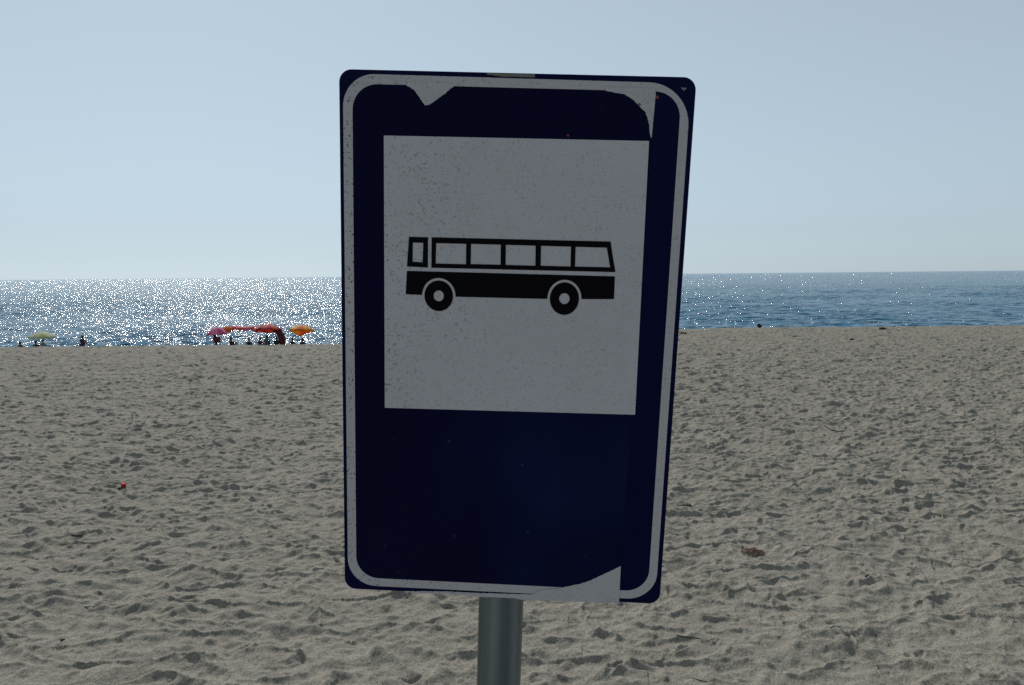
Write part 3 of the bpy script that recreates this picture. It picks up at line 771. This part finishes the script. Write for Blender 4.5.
lump_thing('seaweed_clump', 'low dark clump on the sand just right of the sign edge, by the water', 'seaweed', 15.44, 73.8, .30, .2, .10, m_wood, .5)

lump_thing('driftwood_lump', 'small dark lump on the upper beach right of the sign, nearest of the far lumps', 'driftwood', 16.5, 50.8, .30, .15, .07, m_wood, .5)
lump_thing('driftwood_lump', 'small dark flat lump near the sand edge, below and right of the dark bag', 'driftwood', 22.96, 66.1, .34, .2, .08, m_wood, .5)
lump_thing('driftwood_lump', 'smallest dark lump on the upper beach, between bag and far right clump', 'driftwood', 25.69, 61.75, .18, .15, .09, m_wood, .5)

# small crushed red cup on its side
cx0, cy0 = -7.63, 15.77
cup = thing('crushed_cup', 'small crushed bright red cup lying on the sand at left', 'cup', (cx0, cy0, ground(cx0, cy0) + .045), R(25))
bm = bmesh.new(); rr = []
for i, (z_, r_) in enumerate([(0, .036), (0.01, .038), (.05, .044), (.09, .049), (.098, .051), (.095, .046), (.05, .040), (.012, .034)]):
    rr.append([bm.verts.new((r_ * math.cos(a), z_ - .04, (r_ * math.sin(a)) * (1 - .12 * math.sin(z_ * 40)) + .006 * math.sin(3 * a))) for a in np.linspace(0, 6.2832, 25)[:-1]])
for i in range(7):
    for k in range(24): bm.faces.new((rr[i][k], rr[i][(k + 1) % 24], rr[i + 1][(k + 1) % 24], rr[i + 1][k]))
bm.faces.new(rr[0][::-1]); bm.faces.new(rr[-1]); bmesh.ops.recalc_face_normals(bm, faces=bm.faces)
from_bm('cup_body', bm, simple('red_plastic', (0.42, 0.008, 0.012), 0.8), cup, True)
bm = bmesh.new(); tube(bm, [(-.03, -.06, -.03), (-.07, -.09, -.035), (-.12, -.10, -.035)], [.012, .02, .006], 8); from_bm('torn_lid', bm, m_wood, cup, True)

# matted reddish brown seaweed clump: many short crossing strands in one heap
bm = bmesh.new(); rs_ = random.Random(4)
for k in range(230):
    a = rs_.uniform(0, 6.28); r_ = rs_.random() ** .6; px, py = .16 * r_ * math.cos(a), .13 * r_ * math.sin(a); h_ = .028 * (1 - r_ * r_)
    d = Vector((rs_.uniform(-1, 1), rs_.uniform(-1, 1), rs_.uniform(-.2, .35))).normalized() * rs_.uniform(.03, .07)
    c0 = Vector((px, py, h_ * rs_.random() + .004)); g = ground(3.3 + px, 11.05 + py) - ground(3.3, 11.05)
    c0.z += g
    tube(bm, [c0 - d * .5, c0 + Vector((0, 0, .006)), c0 + d * .5], [.0015, .0028, .001], 5)
o = from_bm('dried_seaweed', bm, simple('reddish_seaweed', (0.17, 0.085, 0.055), 0.9, 0, .5, 40), None, True); o.location = (3.3, 11.05, ground(3.3, 11.05))
tag(o, 'matted reddish brown clump of dried seaweed right of the sign', 'seaweed')

# uncountable grit and crumbs of wood and shell strewn over the near sand
vsn, fcs = [], []
rg = np.random.default_rng(5)
for k in range(2600):
    yy = math.sqrt(rg.uniform(5 ** 2, 26 ** 2)); xx = rg.uniform(-.66, .66) * (yy + OFF)
    z_ = ground(xx, yy); s_ = rg.uniform(.003, .008) * (1.6 if rg.random() < .08 else 1); el_ = rg.uniform(1, 3.5) if rg.random() < .35 else 1.2
    a = rg.uniform(0, 3.14); ca_, sa_ = math.cos(a), math.sin(a); b = len(vsn)
    for (ux, uy, uz) in ((1, 0, .2), (0, 1, .3), (-1, 0, .2), (0, -1, .1), (0.1, 0, 1.0), (0, .1, -.6)):
        ux *= el_ * rg.uniform(.7, 1.2); uy *= rg.uniform(.7, 1.2)
        vsn.append((xx + s_ * (ux * ca_ - uy * sa_), yy + s_ * (ux * sa_ + uy * ca_), z_ + s_ * uz * .8))
    for f in ((0, 1, 4), (1, 2, 4), (2, 3, 4), (3, 0, 4), (1, 0, 5), (2, 1, 5), (3, 2, 5), (0, 3, 5)): fcs.append([b + i for i in f])
me = bpy.data.meshes.new('grit'); me.from_pydata(vsn, [], fcs)
m_grit = simple('grit', (0.085, 0.075, 0.065), 0.9, 0, .8, 1.7)
o = link('grit', me, m_grit); tag(o, 'scattered crumbs of dark grit, shell and wood on the sand', 'grit', kind='stuff')
